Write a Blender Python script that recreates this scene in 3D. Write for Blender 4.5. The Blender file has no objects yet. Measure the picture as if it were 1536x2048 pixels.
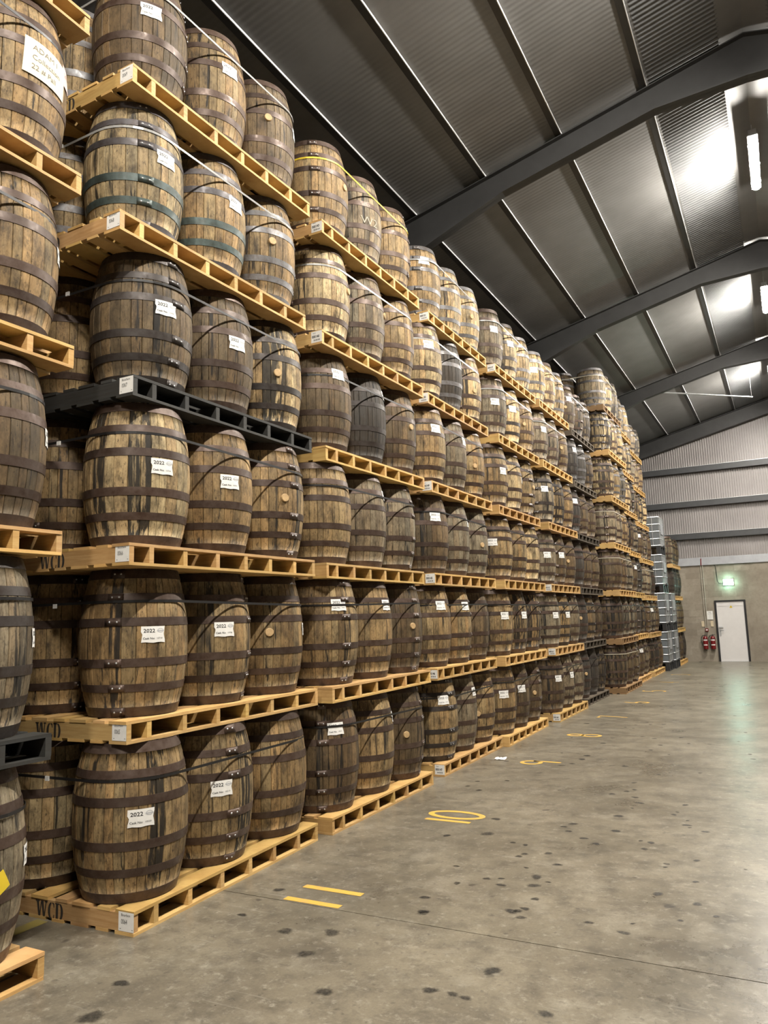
import bpy, bmesh, math, random
from mathutils import Vector, Matrix
R = random.Random(7)
C = bpy.context.scene.collection
SC = bpy.context.scene
PI = math.pi
rad = math.radians

# ------------------------------------------------------------------ camera
CAM = Vector((3.5373, 0.0, 1.7672))
yaw, pitch, roll = rad(-27.5036), rad(7.9871), rad(-1.7659)
fw = Vector((math.sin(yaw)*math.cos(pitch), math.cos(yaw)*math.cos(pitch), math.sin(pitch)))
rt = Vector((math.cos(yaw), -math.sin(yaw), 0)); up = rt.cross(fw)
rt2 = math.cos(roll)*rt + math.sin(roll)*up
up2 = -math.sin(roll)*rt + math.cos(roll)*up
cd = bpy.data.cameras.new('camera'); cam = bpy.data.objects.new('camera', cd); C.objects.link(cam)
M = Matrix.Identity(4)
for i in range(3):
    M[i][0], M[i][1], M[i][2], M[i][3] = rt2[i], up2[i], -fw[i], CAM[i]
cam.matrix_world = M
cd.sensor_fit = 'VERTICAL'; cd.sensor_height = 24.0; cd.lens = 1529.09/2048*24.0
cd.clip_start = 0.05; cd.clip_end = 200
SC.camera = cam

# ------------------------------------------------------------------ world, exposure, lamp power
w = bpy.data.worlds.new('world'); SC.world = w; w.use_nodes = True
w.node_tree.nodes['Background'].inputs[0].default_value = (0.02, 0.025, 0.03, 1)
w.node_tree.nodes['Background'].inputs[1].default_value = 0.3
SC.view_settings.view_transform = 'Standard'; SC.view_settings.look = 'None'
SC.view_settings.gamma = 1; SC.view_settings.use_curve_mapping = False
SC.view_settings.exposure = 0.0
SC.cycles.diffuse_bounces = 1
LAMP_POWER = 1250.0
LAMP_COLOR = (1.0, 0.94, 0.845)
LAMP_Y = (-5.7, 0.3, 6.35, 12.35, 18.25, 24.3)
LAMP_X, LAMP_Z = 3.69, 8.5

# ------------------------------------------------------------------ node helpers
def mat(name):
    m = bpy.data.materials.new(name); m.use_nodes = True
    nt = m.node_tree; b = nt.nodes['Principled BSDF']
    return m, nt, b
def N(nt, typ, **k):
    n = nt.nodes.new(typ)
    for a, v in k.items(): setattr(n, a, v)
    return n
def L(nt, a, b): nt.links.new(a, b)
def noise(nt, vec, scale, detail=4, rough=.6, mapscale=None):
    if mapscale:
        mp = N(nt, 'ShaderNodeMapping'); mp.inputs['Scale'].default_value = mapscale
        L(nt, vec, mp.inputs[0]); vec = mp.outputs[0]
    n = N(nt, 'ShaderNodeTexNoise'); n.inputs['Scale'].default_value = scale
    n.inputs['Detail'].default_value = detail; n.inputs['Roughness'].default_value = rough
    L(nt, vec, n.inputs['Vector']); return n.outputs[0]
def ramp(nt, fac, a, b, va=0., vb=1.):
    n = N(nt, 'ShaderNodeMapRange'); n.clamp = True
    for i, v in enumerate((a, b, va, vb)): n.inputs[i+1].default_value = v
    L(nt, fac, n.inputs[0]); return n.outputs[0]
def mix(nt, fac, a, b, mode='MIX'):
    n = N(nt, 'ShaderNodeMix', data_type='RGBA', blend_type=mode)
    for s, v in ((n.inputs[0], fac), (n.inputs[6], a), (n.inputs[7], b)):
        if hasattr(v, 'type') and hasattr(v, 'is_output'): L(nt, v, s)
        elif isinstance(v, (int, float)): s.default_value = v
        else: s.default_value = (*v, 1)
    return n.outputs[2]
def math_(nt, op, a, b):
    n = N(nt, 'ShaderNodeMath', operation=op)
    for i, v in enumerate((a, b)):
        if isinstance(v, (int, float)): n.inputs[i].default_value = v
        else: L(nt, v, n.inputs[i])
    return n.outputs[0]
def bump(nt, b, h, strength=.3, dist=.01):
    n = N(nt, 'ShaderNodeBump'); n.inputs['Strength'].default_value = strength; n.inputs['Distance'].default_value = dist
    L(nt, h, n.inputs['Height']); L(nt, n.outputs[0], b.inputs['Normal'])
def plain(name, col, rough=.6, metal=0., var=0., vscale=8., spec=None):
    m, nt, b = mat(name)
    b.inputs['Roughness'].default_value = rough; b.inputs['Metallic'].default_value = metal
    if spec is not None: b.inputs['Specular IOR Level'].default_value = spec
    if var:
        g = N(nt, 'ShaderNodeNewGeometry')
        n = noise(nt, g.outputs['Position'], vscale, 5, .65)
        c = mix(nt, ramp(nt, n, .3, .7), [x*(1-var) for x in col], [min(1, x*(1+var)) for x in col])
        L(nt, c, b.inputs['Base Color'])
    else: b.inputs['Base Color'].default_value = (*col, 1)
    return m

def oak_material():
    m, nt, b = mat('weathered_oak')
    g = N(nt, 'ShaderNodeNewGeometry'); P = g.outputs['Position']
    oi = N(nt, 'ShaderNodeObjectInfo')
    at = N(nt, 'ShaderNodeAttribute'); at.attribute_name = 'tone'
    st = N(nt, 'ShaderNodeAttribute'); st.attribute_name = 'stain'
    base = mix(nt, 1.0, oi.outputs['Color'], at.outputs['Color'], 'MULTIPLY')
    grain = noise(nt, P, 1, 6, .7, (70, 70, 5))
    c = mix(nt, ramp(nt, grain, .3, .75), base, mix(nt, 1.0, base, (.55, .5, .45), 'MULTIPLY'))
    blot = noise(nt, P, 1, 7, .72, (9, 9, 4.5))
    c = mix(nt, ramp(nt, blot, .44, .68, 0, .92), c, (.034, .023, .013))
    c = mix(nt, ramp(nt, noise(nt, P, 1, 6, .75, (28, 28, 14)), .5, .7, 0, .6), c, (.045, .030, .016))
    pale = noise(nt, P, 1, 6, .7, (16, 16, 5))
    c = mix(nt, ramp(nt, pale, .58, .8, 0, .5), c, mix(nt, 1.0, base, (1.55, 1.5, 1.4), 'MULTIPLY'))
    speck = noise(nt, P, 1, 4, .75, (75, 75, 26))
    c = mix(nt, ramp(nt, speck, .56, .68, 0, .85), c, (.022, .015, .010))
    drip = noise(nt, P, 1, 5, .62, (26, 26, 1.1))
    amt = math_(nt, 'ADD', oi.outputs['Alpha'], st.outputs['Fac'])
    d = math_(nt, 'ADD', drip, math_(nt, 'MULTIPLY', amt, .22))
    c = mix(nt, ramp(nt, d, .60, .68, 0, .93), c, (.010, .009, .008))
    L(nt, c, b.inputs['Base Color'])
    L(nt, ramp(nt, grain, .2, .8, .55, .8), b.inputs['Roughness'])
    b.inputs['Specular IOR Level'].default_value = .35
    bump(nt, b, math_(nt, 'ADD', grain, blot), .35, .006)
    return m
def hoop_material():
    m, nt, b = mat('rusted_hoop_steel')
    g = N(nt, 'ShaderNodeNewGeometry'); P = g.outputs['Position']
    oi = N(nt, 'ShaderNodeObjectInfo')
    n = noise(nt, P, 14, 6, .7)
    c = mix(nt, ramp(nt, n, .4, .7), oi.outputs['Color'], mix(nt, 1.0, oi.outputs['Color'], (.55, .42, .34), 'MULTIPLY'))
    L(nt, c, b.inputs['Base Color'])
    b.inputs['Metallic'].default_value = .35
    L(nt, ramp(nt, noise(nt, P, 30, 4, .6), .3, .7, .34, .62), b.inputs['Roughness'])
    return m
def pine_material():
    m, nt, b = mat('pallet_pine')
    g = N(nt, 'ShaderNodeNewGeometry'); P = g.outputs['Position']
    oi = N(nt, 'ShaderNodeObjectInfo')
    tc = N(nt, 'ShaderNodeTexCoord')
    ad = N(nt, 'ShaderNodeVectorMath', operation='ADD'); L(nt, tc.outputs['Object'], ad.inputs[0]); L(nt, oi.outputs['Location'], ad.inputs[1])
    n = noise(nt, ad.outputs[0], 1, 6, .65, (4, 4, 60))
    n2 = noise(nt, ad.outputs[0], 5, 5, .6)
    c = mix(nt, ramp(nt, n, .3, .7), oi.outputs['Color'], mix(nt, 1.0, oi.outputs['Color'], (.72, .62, .5), 'MULTIPLY'))
    c = mix(nt, ramp(nt, n2, .52, .8, 0, .55), c, mix(nt, 1.0, oi.outputs['Color'], (.5, .42, .34), 'MULTIPLY'))
    L(nt, c, b.inputs['Base Color']); b.inputs['Roughness'].default_value = .7
    bump(nt, b, n, .2, .004)
    return m
def floor_material():
    m, nt, b = mat('floor_concrete')
    g = N(nt, 'ShaderNodeNewGeometry'); P = g.outputs['Position']
    a = noise(nt, P, .8, 10, .72); f = noise(nt, P, 5, 8, .72); s = noise(nt, P, 55, 5, .65)
    c = mix(nt, ramp(nt, a, .36, .64), (.128, .111, .083), (.255, .222, .163))
    c = mix(nt, ramp(nt, f, .46, .66, 0, .7), c, (.078, .070, .056))
    c = mix(nt, ramp(nt, noise(nt, P, 2.6, 9, .75), .52, .70, 0, .75), c, (.31, .28, .222))
    c = mix(nt, ramp(nt, noise(nt, P, 16, 7, .75), .54, .68, 0, .7), c, (.37, .34, .275))
    c = mix(nt, ramp(nt, noise(nt, P, 22, 5, .6), .60, .70, 0, .6), c, (.07, .064, .055))
    c = mix(nt, ramp(nt, s, .45, .75, 0, .35), c, (.09, .082, .068))
    sc = noise(nt, P, 1, 6, .65, (1.5, 30, 1))
    c = mix(nt, ramp(nt, sc, .62, .72, 0, .45), c, (.40, .375, .32))
    # old drip rings where casks have leaked
    dr = noise(nt, P, 7.5, 2, .4)
    c = mix(nt, ramp(nt, dr, .70, .755, 0, .7), c, (.045, .041, .036))
    L(nt, c, b.inputs['Base Color'])
    L(nt, ramp(nt, a, .3, .7, .24, .40), b.inputs['Roughness'])
    bump(nt, b, math_(nt, 'ADD', f, s), .12, .004)
    return m
def sheet_material(name, lo, hi, rough, metal=.0, vs=1.5):
    m, nt, b = mat(name)
    g = N(nt, 'ShaderNodeNewGeometry'); P = g.outputs['Position']
    n = noise(nt, P, vs, 6, .6)
    L(nt, mix(nt, ramp(nt, n, .3, .7), lo, hi), b.inputs['Base Color'])
    b.inputs['Roughness'].default_value = rough; b.inputs['Metallic'].default_value = metal
    return m
def block_material():
    m, nt, b = mat('rendered_blockwork')
    g = N(nt, 'ShaderNodeNewGeometry'); P = g.outputs['Position']; oi = N(nt, 'ShaderNodeObjectInfo')
    n = noise(nt, P, 1.6, 7, .65); n2 = noise(nt, P, 12, 6, .7)
    c = mix(nt, ramp(nt, n, .35, .7), (.25, .215, .168), (.41, .365, .295))
    c = mix(nt, ramp(nt, n2, .5, .8, 0, .5), c, (.18, .155, .12))
    c = mix(nt, ramp(nt, oi.outputs['Random'], 0, 1, 0, .6), c, (.19, .16, .122))
    L(nt, c, b.inputs['Base Color']); b.inputs['Roughness'].default_value = .85
    bump(nt, b, n2, .3, .01); return m
def stain_material():
    m, nt, b = mat('dried_oil_stain')
    at = N(nt, 'ShaderNodeAttribute'); at.attribute_name = 'fade'
    g = N(nt, 'ShaderNodeNewGeometry')
    n = noise(nt, g.outputs['Position'], 40, 4, .6)
    f = math_(nt, 'MULTIPLY', ramp(nt, math_(nt, 'ADD', at.outputs['Fac'], ramp(nt, n, .2, .8, -.3, .3)), .1, .95), .74)
    L(nt, f, b.inputs['Alpha'])
    b.inputs['Base Color'].default_value = (.035, .032, .028, 1); b.inputs['Roughness'].default_value = .5
    return m
def paint_material(name, col, wear):
    m, nt, b = mat(name)
    g = N(nt, 'ShaderNodeNewGeometry'); n = noise(nt, g.outputs['Position'], 9, 6, .7)
    L(nt, mix(nt, ramp(nt, n, .5, .72, 0, wear), col, (.27, .24, .19)), b.inputs['Base Color'])
    b.inputs['Roughness'].default_value = .6; return m
def emit(name, col, s):
    m = bpy.data.materials.new(name); m.use_nodes = True; nt = m.node_tree; nt.nodes.clear()
    e = N(nt, 'ShaderNodeEmission'); e.inputs[0].default_value = (*col, 1); e.inputs[1].default_value = s
    o = N(nt, 'ShaderNodeOutputMaterial'); L(nt, e.outputs[0], o.inputs[0]); return m

OAK, HOOP, PINE, FLOORM, BLOCK, STAIN = oak_material(), hoop_material(), pine_material(), floor_material(), block_material(), stain_material()
PAPER = plain('label_paper', (.80, .79, .76), .7, var=.05, vscale=25)
CREAM = plain('cream_paper', (.70, .66, .50), .7, var=.06, vscale=20)
PINK = plain('pink_paper', (.75, .55, .52), .7)
INK = plain('black_ink', (.02, .02, .022), .7)
GREYINK = plain('grey_ink', (.45, .46, .48), .7)
PENCIL = plain('brown_print', (.20, .17, .14), .8)
CHALK = plain('chalk', (.40, .37, .30), .9)
STENCIL = plain('stencil_ink', (.035, .028, .022), .8)
ROOFM = sheet_material('dark_roof_sheet', (.135, .133, .129), (.18, .178, .174), .40, .12)
SKYL = sheet_material('translucent_roof_sheet', (.075, .077, .079), (.11, .113, .116), .6)
WALLS = sheet_material('grey_wall_sheet', (.29, .27, .262), (.35, .328, .32), .45, .1)
STEEL = plain('dark_painted_steel', (.042, .042, .042), .5, .2, .12, 5)
GIRT = plain('grey_painted_steel', (.055, .057, .06), .45, .3, .12, 5)
GALV = plain('galvanised_steel', (.55, .56, .57), .38, .75, .12, 20)
LITZINC = plain('lamplit_zinc_edge', (.72, .73, .74), .4, .1)  # zinc lip coloured extra bright to show lamplight catching it
FLASH = plain('grey_flashing', (.33, .34, .36), .45, .2, .1, 4)
CONC = plain('plain_concrete', (.30, .275, .23), .85, 0, .25, 1.5)
DARKW = plain('low_bounce_wall', (.05, .043, .036), .9, 0, .3, 1.5)  # near-black chosen to cut bounce off the right wall; all plain walls share it
DOORW = plain('white_door_paint', (.70, .68, .67), .45, 0, .04, 3)
BLACKP = plain('black_paint', (.012, .012, .014), .4)
RED = plain('red_enamel', (.17, .010, .012), .3)
RUBBER = plain('black_rubber', (.012, .012, .012), .5)
BUFF = plain('buff_sign', (.62, .52, .36), .6)
YEL = paint_material('yellow_floor_paint', (.66, .40, .07), .55)
YELF = paint_material('faded_yellow_paint', (.34, .27, .07), .9)
YSTICK = plain('yellow_sticker', (.75, .55, .03), .6)
LAMPM = emit('lamp_diffuser', LAMP_COLOR, LAMP_POWER)
EXITM = emit('exit_sign_face', (.5, 1.0, .8), 60.0)
PLAST = plain('white_plastic', (.16, .178, .19), .35, 0, .08, 6)
DPLAST = plain('black_plastic', (.02, .021, .023), .5)
STRAPC = {'black': plain('black_strap', (.012, .011, .011), .45), 'yellow': plain('yellow_strap', (.75, .55, .04), .5),
          'white': plain('white_strap', (.30, .30, .29), .3), 'buff': plain('buff_strap', (.42, .38, .29), .5)}

# ------------------------------------------------------------------ mesh helpers
def me(name, verts, faces, m=None, smooth=False, mats=None, mi=None, sharp=None, attr=None):
    d = bpy.data.meshes.new(name); d.from_pydata(verts, [], faces)
    for x in (mats or ([m] if m else [])): d.materials.append(x)
    if mi: d.polygons.foreach_set('material_index', mi)
    if smooth:
        d.polygons.foreach_set('use_smooth', smooth if isinstance(smooth, list) else [True]*len(faces))
    if sharp:
        S = {tuple(sorted(e)) for e in sharp}
        for e in d.edges:
            if tuple(sorted(e.vertices)) in S: e.use_edge_sharp = True
    for k, vals in (attr or {}).items():
        if isinstance(vals[0], tuple):
            a = d.attributes.new(k, 'FLOAT_COLOR', 'FACE' if len(vals) == len(faces) else 'POINT')
            a.data.foreach_set('color', [c for v in vals for c in v])
        else:
            a = d.attributes.new(k, 'FLOAT', 'FACE' if len(vals) == len(faces) else 'POINT')
            a.data.foreach_set('value', vals)
    d.update(); return d
class MB:
    def __init__(s): s.v, s.f, s.s, s.m = [], [], [], []
    def add(s, v, f, sm=False, mi=0):
        o = len(s.v); s.v += [tuple(p) for p in v]; s.f += [tuple(i+o for i in q) for q in f]
        s.s += [sm]*len(f); s.m += [mi]*len(f)
    def box(s, x0, x1, y0, y1, z0, z1, mi=0):
        s.add([(x0,y0,z0),(x1,y0,z0),(x1,y1,z0),(x0,y1,z0),(x0,y0,z1),(x1,y0,z1),(x1,y1,z1),(x0,y1,z1)],
              [(0,3,2,1),(4,5,6,7),(0,1,5,4),(1,2,6,5),(2,3,7,6),(3,0,4,7)], mi=mi)
    def tube(s, pts, r, n=8, closed=False, mi=0, caps=True):
        pts = [Vector(p) for p in pts]; rings = []
        u = None
        for i, p in enumerate(pts):
            a = pts[i-1] if i else (pts[-1] if closed else p); b = pts[(i+1) % len(pts)] if i < len(pts)-1 or closed else p
            t = (b-a).normalized()
            if u is None: u = t.orthogonal().normalized()
            u = (u - t*u.dot(t)).normalized(); v = t.cross(u)
            rr = r[i] if isinstance(r, list) else r
            rings.append([p + rr*(math.cos(2*PI*k/n)*u + math.sin(2*PI*k/n)*v) for k in range(n)])
        V = [q for g in rings for q in g]; F = []
        m = len(rings)
        for i in range(m if closed else m-1):
            j = (i+1) % m
            for k in range(n):
                F.append((i*n+k, i*n+(k+1) % n, j*n+(k+1) % n, j*n+k))
        s.add(V, F, True, mi)
        if not closed and caps:
            s.add(rings[0], [tuple(range(n))[::-1]], False, mi); s.add(rings[-1], [tuple(range(n))], False, mi)
    def lathe(s, prof, n=20, c=(0,0,0), mi=0):
        V = [(c[0]+r*math.cos(2*PI*k/n), c[1]+r*math.sin(2*PI*k/n), c[2]+z) for r, z in prof for k in range(n)]
        F = [(i*n+k, i*n+(k+1) % n, (i+1)*n+(k+1) % n, (i+1)*n+k) for i in range(len(prof)-1) for k in range(n)]
        s.add(V, F, True, mi)
    def mesh(s, name, *mats):
        return me(name, s.v, s.f, smooth=s.s, mats=list(mats), mi=s.m)
def ob(name, data, parent=None, loc=(0,0,0), rz=0., color=None, rot=None):
    o = bpy.data.objects.new(name, data); C.objects.link(o)
    if parent: o.parent = parent
    o.location = loc; o.rotation_euler = rot or (0,0,rz)
    if color: o.color = color if len(color) == 4 else (*color, 1)
    return o
def tag(o, label, cat, group=None, kind=None):
    o['label'] = label; o['category'] = cat
    if group: o['group'] = group
    if kind: o['kind'] = kind
    return o
def struct(o, label=None):
    o['kind'] = 'structure'
    if label: o['label'] = label
    return o
_tc = {}
def text2d(s, size, sx=1.0, align='LEFT', bold=0.0):
    """flat outline of printed characters: (verts2d, faces)"""
    k = (s, size, sx, align, bold)
    if k not in _tc:
        cu = bpy.data.curves.new('print', 'FONT'); cu.body = s; cu.size = size; cu.align_x = align
        cu.resolution_u = 2; cu.offset = bold
        o = bpy.data.objects.new('print', cu)
        d = bpy.data.meshes.new_from_object(o)
        _tc[k] = ([(v.co.x*sx, v.co.y) for v in d.vertices], [tuple(p.vertices) for p in d.polygons])
        bpy.data.objects.remove(o); bpy.data.meshes.remove(d); bpy.data.curves.remove(cu)
    return _tc[k]

# ------------------------------------------------------------------ room shell
Z0, SL, RX = 7.95, .25, 3.68          # roof height over the stack face, slope, ridge line
YB, YF, XL, XR = 28.69, -7.0, -2.9, 7.4
def roofz(x): return Z0 + SL*(x if x <= RX else 2*RX-x)
JY = 4.28
fl = struct(ob('floor', None), 'grey stained concrete warehouse floor with a saw-cut joint')
for y0, y1 in ((YF, JY-.004), (JY+.004, YB+.1)):
    b = MB(); b.box(XL, XR, y0, y1, -.15, 0); ob('concrete_slab', b.mesh('concrete_slab', FLOORM), fl)
b = MB(); b.box(XL, XR, JY-.004, JY+.004, -.15, -.012); ob('joint_filler', b.mesh('joint_filler', DPLAST), fl)

def corrugated(origin, u, v, length, ends, nrm, pitch=.076, amp=.009, seg=6, box=False):
    """sheet whose waves run across u; ends(s) gives the start and end along v at distance s"""
    o, u, v, nrm = Vector(origin), Vector(u), Vector(v), Vector(nrm)
    n = int(length/pitch*seg); V = []; F = []
    for i in range(n+1):
        s = i*pitch/seg; a = amp*math.sin(2*PI*s/pitch)
        if box: a = amp*(1, 1, 1, -1, -1, -1)[i % 6]; s += pitch/seg*(0, 0, .25, -.25, 0, .25)[i % 6]
        e0, e1 = ends(s)
        V += [o+u*s+v*e0+nrm*a, o+u*s+v*e1+nrm*a]
        if i: F.append((2*i-2, 2*i, 2*i+1, 2*i-1))
    return V, F
ln = math.sqrt(1+SL*SL)
vl, vr = Vector((1, 0, SL))/ln, Vector((-1, 0, SL))/ln
nl, nr = Vector((SL, 0, -1))/ln, Vector((-SL, 0, -1))/ln
mb = MB()
S0, S1 = 2.55, 3.42                    # rooflight strip beside the ridge
mb.add(*corrugated((0, YF, Z0), (0,1,0), vl, YB-YF, lambda s: (XL*ln, S0*ln), nl, amp=.0011), True)
mb.add(*corrugated((2*RX, YF, Z0), (0,1,0), vr, YB-YF, lambda s: ((2*RX-XR)*ln, S0*ln), nr, amp=.0011), True)
z1 = roofz(S1)-.012
mb.add([(S1-.02, YF, z1), (RX, YF, roofz(RX)-.012), (2*RX-S1+.02, YF, z1), (S1-.02, YB, z1), (RX, YB, roofz(RX)-.012), (2*RX-S1+.02, YB, z1)], [(0,3,4,1),(1,4,5,2)])
struct(ob('ceiling', mb.mesh('ceiling', ROOFM)), 'dark corrugated steel roof sheeting')
for i, (xo, vv, nn) in enumerate(((0, vl, nl), (2*RX, vr, nr))):
    V, F = corrugated((xo, YF, Z0), (0,1,0), vv, YB-YF, lambda s: (S0*ln, S1*ln), nn)
    struct(ob('window_%d' % (i+1), me('window', V, F, SKYL, True)), 'pale corrugated rooflight strip beside the ridge')
def purlin(x):
    z = roofz(x); b = MB()
    b.box(x-.085, x-.003, YF, YB-.1, z-.035, z-.008, 0); b.box(x-.003, x+.006, YF, YB-.1, z-.036, z-.008, 1)  # unlit underside and lamplit lip are put in by colour
    return b.mesh('purlin', STEEL, LITZINC)
for x in (-2.0, -.84, .26, 1.37, 2.51):
    struct(ob('purlin', purlin(x)))
for x in (.26, 1.37, 2.51):
    d = purlin(x); o = struct(ob('purlin', d)); o.matrix_world = Matrix.Translation((2*RX, 0, 0)) @ Matrix.Diagonal((-1, 1, 1, 1))
    d2 = d.copy(); d2.transform(o.matrix_world); d2.flip_normals(); o.data = d2; o.matrix_world = Matrix.Identity(4)
def rafter(y, depth=.36, fw_=.16, haunch=1.0):
    xs = [XL, -1.4, .5, RX-1.1, RX, RX+1.1, XR]
    ex = [.62, .30, 0, 0, .22, 0, 0]
    b = MB()
    T = [roofz(x)-.05 for x in xs]; B = [t-depth-e*haunch for t, e in zip(T, ex)]
    for i in range(len(xs)-1):
        for (y0, y1, tA, tB, bA, bB) in ((y-.006, y+.006, T[i], T[i+1], B[i], B[i+1]), (y-fw_/2, y+fw_/2, T[i], T[i+1], T[i]-.014, T[i+1]-.014), (y-fw_/2, y+fw_/2, B[i]+.014, B[i+1]+.014, B[i], B[i+1])):
            xa, xb = xs[i], xs[i+1]
            b.add([(xa,y0,bA),(xb,y0,bB),(xb,y1,bB),(xa,y1,bA),(xa,y0,tA),(xb,y0,tB),(xb,y1,tB),(xa,y1,tA)],
                  [(0,3,2,1),(4,5,6,7),(0,1,5,4),(1,2,6,5),(2,3,7,6),(3,0,4,7)])
    return b.mesh('rafter', STEEL)
for y in (-2.36, 3.71, 9.80, 15.87, 21.93): struct(ob('rafter', rafter(y)), 'dark steel portal rafter')
struct(ob('rafter', rafter(28.47, .50, .22, 0)), 'dark steel gable rafter')

# walls
wb = struct(ob('wall_back', None), 'rendered blockwork gable wall with corrugated sheet above')
b = MB()
for x0, x1, z0, z1 in ((XL, 1.27, 0, 3.42), (2.25, XR, 0, 3.42), (1.27, 2.25, 2.06, 3.42)):
    b.box(x0, x1, YB+.012, YB+.15, z0, z1)
ob('mortar_bed', b.mesh('mortar_bed', BLOCK), wb)
bl = [MB(), MB()]
bl[0].box(0, .444, 0, .02, 0, .211); bl[1].box(0, .2, 0, .02, 0, .211)
bl = [q.mesh('block', BLOCK) for q in bl]
for r in range(15):
    x = -.7 - (.225 if r % 2 else 0); z = .01+r*.217
    while x < 2.35:
        full = 1
        if z < 2.0 and x+.44 > 1.25 and x < 2.27:
            if x < 1.0: full = 0
            else: x += .45; continue
        ob('block', bl[0] if full else bl[1], wb, (x, YB+.009+R.uniform(-.0015, .0015), z)); x += .45
# rough render coat right of the door
ed = [(2.34, 0), (2.38, .5), (2.30, .9), (2.42, 1.3), (2.33, 1.8), (2.46, 2.15), (2.36, 2.5), (2.32, 2.9), (2.55, 3.25), (2.6, 3.42)]
V = []
for x, z in ed: V += [(x, YB-.002, z), (XR, YB-.002, z), (x, YB+.02, z)]
F = []
for i in range(len(ed)-1): F += [(3*i, 3*i+1, 3*i+4, 3*i+3), (3*i+2, 3*i, 3*i+3, 3*i+5)]
ob('render_coat', me('render_coat', V, F, BLOCK), wb)
V, F = corrugated((XL, YB, 0), (1,0,0), (0,0,1), XR-XL, lambda s: (3.38, roofz(XL+s)-.03), (0,-1,0), amp=.019, box=True)
ob('wall_sheeting', me('wall_sheeting', V, F, WALLS), wb)['label'] = 'grey corrugated steel sheeting'
b = MB(); b.add([(XL, YB-.03, 3.56), (XR, YB-.03, 3.56), (XR, YB-.05, 3.29), (XL, YB-.05, 3.29), (XR, YB, 3.56), (XL, YB, 3.56), (XR, YB, 3.29), (XL, YB, 3.29)], [(3,2,1,0), (0,1,4,5), (3,7,6,2)])
ob('flashing', b.mesh('flashing', FLASH), wb)['label'] = 'smooth grey metal flashing strip'
for z in (4.42, 5.55, 6.77):
    b = MB(); b.box(XL, XR, YB-.20, YB-.012, z-.21, z-.012, 0); b.box(XL, XR, YB-.215, YB-.012, z-.012, z, 1)  # pale top strip paints in the lit upper edge of the rail
    struct(ob('girt', b.mesh('girt', GIRT, GALV)), 'horizontal steel sheeting rail across the gable wall')
def plainwall(name, x0, x1, y0, y1, z1):
    b = MB(); b.box(x0, x1, y0, y1, 0, 3.3, 0); b.box(x0, x1, y0, y1, 3.3, z1, 1)
    struct(ob(name, b.mesh(name, DARKW, DARKW)))
plainwall('wall_left', XL-.15, XL, YF, YB, roofz(XL))
plainwall('wall_right', XR, XR+.15, YF, YB, roofz(XR))  # unseen; moved in from the symmetric line and darkened to cut bounced light
plainwall('wall_front', XL, XR, YF-.15, YF, roofz(RX))

# door with black frame
dr = struct(ob('door_1', None, loc=(1.76, YB, 0)), 'white fire door in a black frame')
b = MB()
for x0, x1, z0, z1 in ((-.48, -.43, 0, 2.06), (.43, .48, 0, 2.06), (-.43, .43, 2.01, 2.06)): b.box(x0, x1, -.05, .05, z0, z1)
ob('door_frame', b.mesh('door_frame', BLACKP), dr)['label'] = 'black door frame'
b = MB(); b.box(-.425, .425, -.012, .03, .012, 2.005); b.box(-.425, .425, -.02, -.012, 1.86, 2.005)
ob('door_leaf', b.mesh('door_leaf', DOORW), dr)
b = MB(); b.box(-.40, -.345, -.022, -.012, .86, 1.12); b.tube([(-.372, -.02, 1.04), (-.372, -.07, 1.04), (-.25, -.07, 1.04)], .011)
b.box(-.405, -.27, -.06, -.012, 1.13, 1.17)
ob('door_handle', b.mesh('door_handle', GALV), dr)['label'] = 'steel lever handle on a plate'
b = MB(); b.add([(-.02, -.023, 1.80), (.075, -.023, 1.80), (.028, -.023, 1.885)], [(0,1,2)]); b.box(.022, .034, -.0245, -.0235, 1.815, 1.855, 1)
ob('warning_sticker', b.mesh('warning_sticker', YSTICK, INK), dr)['label'] = 'small yellow triangular warning sticker'
b = MB(); b.box(-.425, .425, -.055, .03, 0, .011); ob('threshold', b.mesh('threshold', GALV), dr)

# ------------------------------------------------------------------ ridge lamps
def lamp(y, label):
    r = tag(ob('batten_lamp', None, loc=(LAMP_X, y, LAMP_Z)), label, 'lamp', 'batten lamps along the ridge')
    b = MB(); b.box(-.055, .055, -.80, .80, .03, .10); b.box(-.068, .068, -.80, .80, .005, .03)
    for yy in (-.5, .5): b.tube([(0, yy, .10), (0, yy, roofz(LAMP_X)-.02-LAMP_Z)], .006, 6)
    ob('housing', b.mesh('housing', GALV), r)
    prof = [(-.053, .004), (-.055, -.02), (-.04, -.05), (0, -.062), (.04, -.05), (.055, -.02), (.053, .004)]
    V = []; F = []
    for yy, s in ((-.775, .35), (-.755, .7), (-.71, 1), (.71, 1), (.755, .7), (.775, .35)):
        V += [(x*s, yy, .004+(z-.004)*s) for x, z in prof]
    for i in range(5):
        for k in range(6): F.append((i*7+k, i*7+k+1, (i+1)*7+k+1, (i+1)*7+k))
    F += [tuple(range(7))[::-1], tuple(range(35, 42))]
    ob('diffuser', me('diffuser', V, F, LAMPM, True), r)
    b = MB()
    for yy in (-.55, 0, .55):
        for sx in (-1, 1): b.box(sx*.066-.008, sx*.066+.008, yy-.012, yy+.012, -.02, .005)
    ob('clip', b.mesh('clip', GALV), r)
LL = ['glowing batten lamp under the ridge behind the camera', 'glowing batten lamp under the ridge above the camera', 'glowing batten lamp just above the picture',
      'large glowing batten lamp, highest at the right edge', 'second glowing batten lamp down the right edge', 'smallest glowing batten lamp, lowest at the right edge']
for y, l in zip(LAMP_Y, LL): lamp(y, l)
t = tag(ob('tie_rod', None, loc=(.95, 22.0, 7.8)), 'thin pale steel rod slung across under the far rafters', 'rod')
b = MB(); b.tube([(0, 0, 0), (2.2, 2.0, 0)], .022, 8); ob('rod', b.mesh('rod', GALV), t)
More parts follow.
